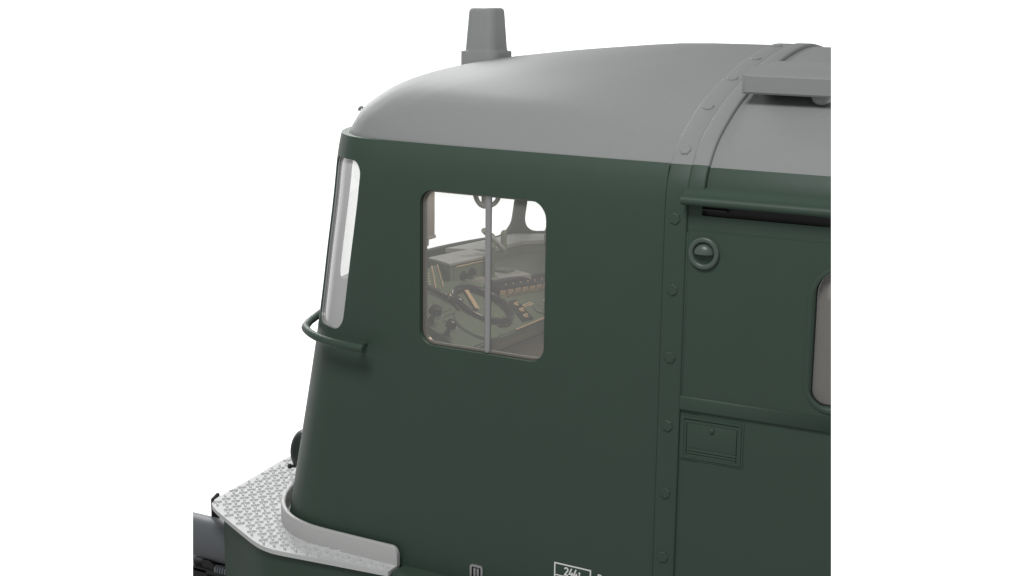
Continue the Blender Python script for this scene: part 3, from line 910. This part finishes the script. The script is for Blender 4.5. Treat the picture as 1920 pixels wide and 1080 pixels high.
# controller: drum, hand wheel and spoke
wc = onD(-1.73, 1.23, .03)
bm = bmesh.new(); lathe(bm, [(.0, -.20), (.205, -.20), (.215, -.19), (.205, -.17), (.165, -.14), (.160, -.045), (.150, -.03), (.08, -.026), (0, -.025)], onD(-1.62, .99, .045), ND, 48)
DR = fin('controller_drum', bm, 'innergreen', DESK, 40)
bm = bmesh.new(); lathe(bm, [(.2155, -.191), (.2165, -.186), (.2115, -.178)], onD(-1.62, .99, .045), ND, 48, False, False); lathe(bm, [(.1605, -.135), (.1665, -.128), (.1605, -.12)], onD(-1.62, .99, .045), ND, 48, False, False); fin('rim_trim', bm, 'brass', DR, 40)
bm = bmesh.new(); RW = .192
tube(bm, [wc + (T1 * math.cos(a) + T2 * math.sin(a)) * RW for a in [2 * PI * k / 64 for k in range(64)]], .021, 14, closed=True)
HW = fin('hand_wheel', bm, 'ink', DESK, 60)
bm = bmesh.new(); tube(bm, [wc - ND * .014 + (T1 * math.cos(a) + T2 * math.sin(a)) * (RW + .0145) for a in [2 * PI * k / 64 for k in range(64)]], .0045, 6, closed=True); fin('wheel_rim_glint', bm, 'brass', HW, 60)  # copper ring draws the highlight along the wheel's lower rim
def plate(p, q, w, name, m, parent, up=ND, th=.006):
    d = (q - p).normalized(); s = d.cross(up).normalized() * w / 2
    bm = bmesh.new(); A = [bm.verts.new(x) for x in (p - s, q - s, q + s, p + s)]; B = [bm.verts.new(x.co + up * th) for x in A]
    bm.faces.new(A[::-1]); bm.faces.new(B)
    for k in range(4): bm.faces.new((A[k], A[(k + 1) % 4], B[(k + 1) % 4], B[k]))
    return fin(name, bm, m, parent, 0)
plate(onD(-1.885, 1.285, .02), onD(-1.72, 1.15, .02), .032, 'pointer', 'brass', HW)
bm = bmesh.new(); lathe(bm, [(.15, 0), (.15, .006), (0, .006)], onD(-1.745, 1.235, .0), ND, 40); fin('wheel_base', bm, 'innergreen', DESK, 40)
for k in range(5):
    bm = bmesh.new(); box(bm, -.01, .01, -.004, .004, 0, .002, 0, mtx=Matrix.Translation(onD(-1.66 + .03 * k, 1.20 + .035 * (k % 2), .012))); fin('scale_mark', bm, 'brass', HW, 0)
# brake lever lying across the desk
la, lb, lc = Vector((-2.0, .97, .90)), Vector((-1.86, 1.05, .826)), Vector((-1.765, 1.085, .785))
bm = bmesh.new(); tube(bm, [la, lb], lambda t: .017 + .002 * t, 14)
LV = fin('brake_lever', bm, 'ink', DESK, 50)
bm = bmesh.new(); d = (lc - lb).normalized(); lathe(bm, [(.020, -.012), (.026, 0), (.026, .012), (.023, .02), (.030, .05), (.031, .075), (.024, .095), (0, .10)], lb, d, 20); fin('handle', bm, 'ink', LV, 50)
bm = bmesh.new(); lathe(bm, [(.0265, .004), (.0272, .006), (.0265, .008)], lb, d, 20, False, False); fin('collar', bm, 'brass', LV, 50)
# small knobs by the window
for x, y, r in ((-1.77, .70, .042), (-1.64, .665, .032)):
    p = onD(x, y)
    bm = bmesh.new(); lathe(bm, [(.022, 0), (.016, .02), (.014, .05), (r, .055), (r * 1.05, .075), (r * .8, .10), (0, .108)], p, ND, 20)
    K = fin('control_knob', bm, 'ink', DESK, 45)
    bm = bmesh.new(); tube(bm, [p + ND * .058 + (T1 * math.cos(a) + T2 * math.sin(a)) * (r + .012) for a in [.3 + 2.2 * k / 16 for k in range(17)]], .004, 6); fin('guard', bm, 'alu', K, 50)
# post with a cross handle
px_, py_ = -1.905, 1.655
bm = bmesh.new(); lathe(bm, [(.05, 0), (.05, .012), (.031, .016), (.031, .20), (.034, .205), (.034, .215), (.030, .22), (.030, .27), (.026, .287), (.015, .297), (0, .30)], (px_, py_, .838), (0, 0, 1), 24)
PO = fin('brake_column', bm, 'innergreen', DESK, 40)
bm = bmesh.new(); tube(bm, [(-1.885, 1.525, 1.175), (-1.885, 1.80, 1.005)], .018, 12); fin('cross_handle', bm, 'innergrey', PO, 50)
bm = bmesh.new(); lathe(bm, [(.02, 0), (.021, .03), (.021, .125), (.017, .14), (0, .148)], (-1.885, 1.795, .992), (0, 0, 1), 16); fin('grip', bm, 'innergreen', PO, 50)
# roller blind by the near pillar, bracket loop of the mirror, ledges
bm = bmesh.new(); box(bm, -1.945, -1.90, .66, .955, 1.225, 1.74, .006); RB = fin('roller_blind', bm, 'blind', LOCO, 30)
bm = bmesh.new(); box(bm, -1.95, -1.895, .66, .962, 1.205, 1.228, .006); fin('lower_bar', bm, 'blind', RB, 30)
bm = bmesh.new(); box(bm, -1.94, -1.905, .66, .90, 1.165, 1.206, .008); fin('pull_tab', bm, 'blind', RB, 30)
bm = bmesh.new()
xq = -2.18
loop = crom([(1.88, 1.46), (1.90, 1.40), (1.945, 1.30), (2.02, 1.248), (2.12, 1.235), (2.21, 1.25), (2.255, 1.30), (2.26, 1.38), (2.24, 1.46)], 40)
tube(bm, [(xq, p.x, p.y) for p in loop], .017, 12)
box(bm, xq - .02, xq + .02, 1.84, 2.28, 1.45, 1.49, .008); box(bm, xq - .015, xq + .015, 2.03, 2.08, 1.25, 1.46, .004)
fin('mirror_bracket', bm, 'inner', LOCO, 50)
bm = bmesh.new(); prism(bm, [(-2.40, 1.9), (-2.13, 2.02), (-2.09, 2.45), (-1.75, 2.78), (-1.9, 2.95), (-2.3, 2.68)], lambda x, y: (x, y, .925), lambda x, y: (x, y, .95)); fin('window_ledge', bm, 'innergrey', LOCO, 30)
bm = bmesh.new(); prism(bm, [(-2.40, 1.9), (-2.14, 2.03), (-2.10, 2.46), (-1.77, 2.77), (-1.9, 2.95), (-2.3, 2.68)], lambda x, y: (x, y, -.4), lambda x, y: (x, y, .9249)); fin('lower_lining', bm, 'innergreen', LOCO, 30)
bm = bmesh.new(); lathe(bm, [(.03, 0), (.034, .05), (.02, .055), (.03, .075), (.018, .10), (0, .105)], (-1.94, 2.55, .95), (0, 0, 1), 16); fin('desk_lamp', bm, 'blind', LOCO, 45)

# ================================================================== camera
VX, VZ, PP_ = Vector((-4195., -100.)), Vector((787., 13800.)), Vector((960., 540.))
a_, b_ = VX - PP_, VZ - PP_
F = math.sqrt(-(a_.dot(b_)))
Xc = -Vector((a_.x, a_.y, F)).normalized(); Zc = -Vector((b_.x, b_.y, F)).normalized()
Zc = (Zc - Xc * Zc.dot(Xc)).normalized(); Yc = Zc.cross(Xc)
right = Vector((Xc.x, Yc.x, Zc.x)); down = Vector((Xc.y, Yc.y, Zc.y)); fwd = Vector((Xc.z, Yc.z, Zc.z))
d0 = F / 380.
CAM = Vector((0, 0, 1.22)) - (right * (1240 - 960) / F + down * (560 - 540) / F + fwd) * d0
cd = bpy.data.cameras.new('camera'); cam = bpy.data.objects.new('camera', cd); COL.objects.link(cam)
cd.sensor_width = 36; cd.lens = F / 1920 * 36; cd.clip_start = .1; cd.clip_end = 400
cam.matrix_world = Matrix(((right.x, -down.x, -fwd.x, CAM.x), (right.y, -down.y, -fwd.y, CAM.y), (right.z, -down.z, -fwd.z, CAM.z), (0, 0, 0, 1)))
S.camera = cam

# ---- the model is sectioned: clean upright cuts ahead of the buffer and behind the corridor window
def col_plane(px):
    r0 = right * ((px - 960) / F) + down * (-540 / F) + fwd; r1 = right * ((px - 960) / F) + down * (540 / F) + fwd
    return r0.cross(r1).normalized()
CUTS = [(col_plane(361.6), -1), (col_plane(1558.4), 1)]
for o in list(CUTLIST):
    me = o.data; w = ORIG[o]
    for n, s in CUTS:
        n = n if (n.dot(right) * s) > 0 else -n                # n points to the side that goes
        d = [(v.co + w - CAM).dot(n) for v in me.vertices]
        if not d or max(d) <= 0: continue
        bm = bmesh.new(); bm.from_mesh(me)
        r = bmesh.ops.bisect_plane(bm, geom=bm.verts[:] + bm.edges[:] + bm.faces[:], dist=1e-6, plane_co=CAM - w, plane_no=n, clear_outer=True)
        es = [e for e in r['geom_cut'] if isinstance(e, bmesh.types.BMEdge) and e.is_valid]
        if es and o.name.split('.')[0] not in ('pane',):
            try: bmesh.ops.triangle_fill(bm, use_beauty=True, use_dissolve=False, edges=es, normal=n)
            except Exception: pass
        bm.to_mesh(me); bm.free()
        if not me.vertices: bpy.data.objects.remove(o); break

# ================================================================== light
wd = bpy.data.worlds.new('World'); S.world = wd; wd.use_nodes = True
nt = wd.node_tree; bg = nt.nodes['Background']
tc = nt.nodes.new('ShaderNodeTexCoord'); sp = nt.nodes.new('ShaderNodeSeparateXYZ'); nt.links.new(tc.outputs['Generated'], sp.inputs[0])
def mr(src, a, b, c, d):
    n = nt.nodes.new('ShaderNodeMapRange'); n.interpolation_type = 'SMOOTHSTEP'
    for k, v in zip(('From Min', 'From Max', 'To Min', 'To Max'), (a, b, c, d)): n.inputs[k].default_value = v
    nt.links.new(src, n.inputs['Value']); return n.outputs['Result']
def mth(op, a, b):
    n = nt.nodes.new('ShaderNodeMath'); n.operation = op
    for k, v in enumerate((a, b)):
        if isinstance(v, (int, float)): n.inputs[k].default_value = v
        else: nt.links.new(v, n.inputs[k])
    return n.outputs[0]
WHITE, BACK, TOP = 1.6, .34, .27
low = mr(sp.outputs['Y'], .18, .48, BACK, WHITE)        # white backdrop ahead, grey studio behind the camera
upf = mr(sp.outputs['Z'], .03, .30, 1, 0)
st_ = mth('ADD', mth('MULTIPLY', low, upf), mth('MULTIPLY', TOP, mth('SUBTRACT', 1, upf)))
bg.inputs['Color'].default_value = (1, 1, 1, 1); nt.links.new(st_, bg.inputs['Strength'])
def area(name, loc, target, sx, sy, power, col=(1, 1, 1)):
    l = bpy.data.lights.new(name, 'AREA'); l.shape = 'RECTANGLE'; l.size = sx; l.size_y = sy; l.energy = power; l.color = col
    o = bpy.data.objects.new(name, l); COL.objects.link(o); o.location = loc
    o.rotation_euler = (Vector(target) - Vector(loc)).to_track_quat('-Z', 'Y').to_euler(); return o
area('key_softbox', (-2.8, 2.2, 3.75), (-1.5, 1.0, 2.2), .9, .9, 47)
area('far_softbox', (-8.4, 6.4, 3.65), (-2.4, .9, .5), 3, 1.6, 250)
area('overhead_softbox', (-.3, -5.5, 8.5), (-.3, .5, 1.5), 4, 3, 525)
# warm fill light added under the roof to brighten the desk and its brass
area('cab_fill', (-1.15, 1.35, 1.98), (-1.75, 1.3, .7), .30, .18, 14, (1, .86, .72))
S.render.engine = 'CYCLES'
S.view_settings.view_transform = 'Standard'; S.view_settings.look = 'None'; S.view_settings.exposure = 0; S.view_settings.gamma = 1
S.view_settings.use_curve_mapping = False
S.cycles.max_bounces = 8; S.cycles.transparent_max_bounces = 16
S.cycles.use_denoising = True
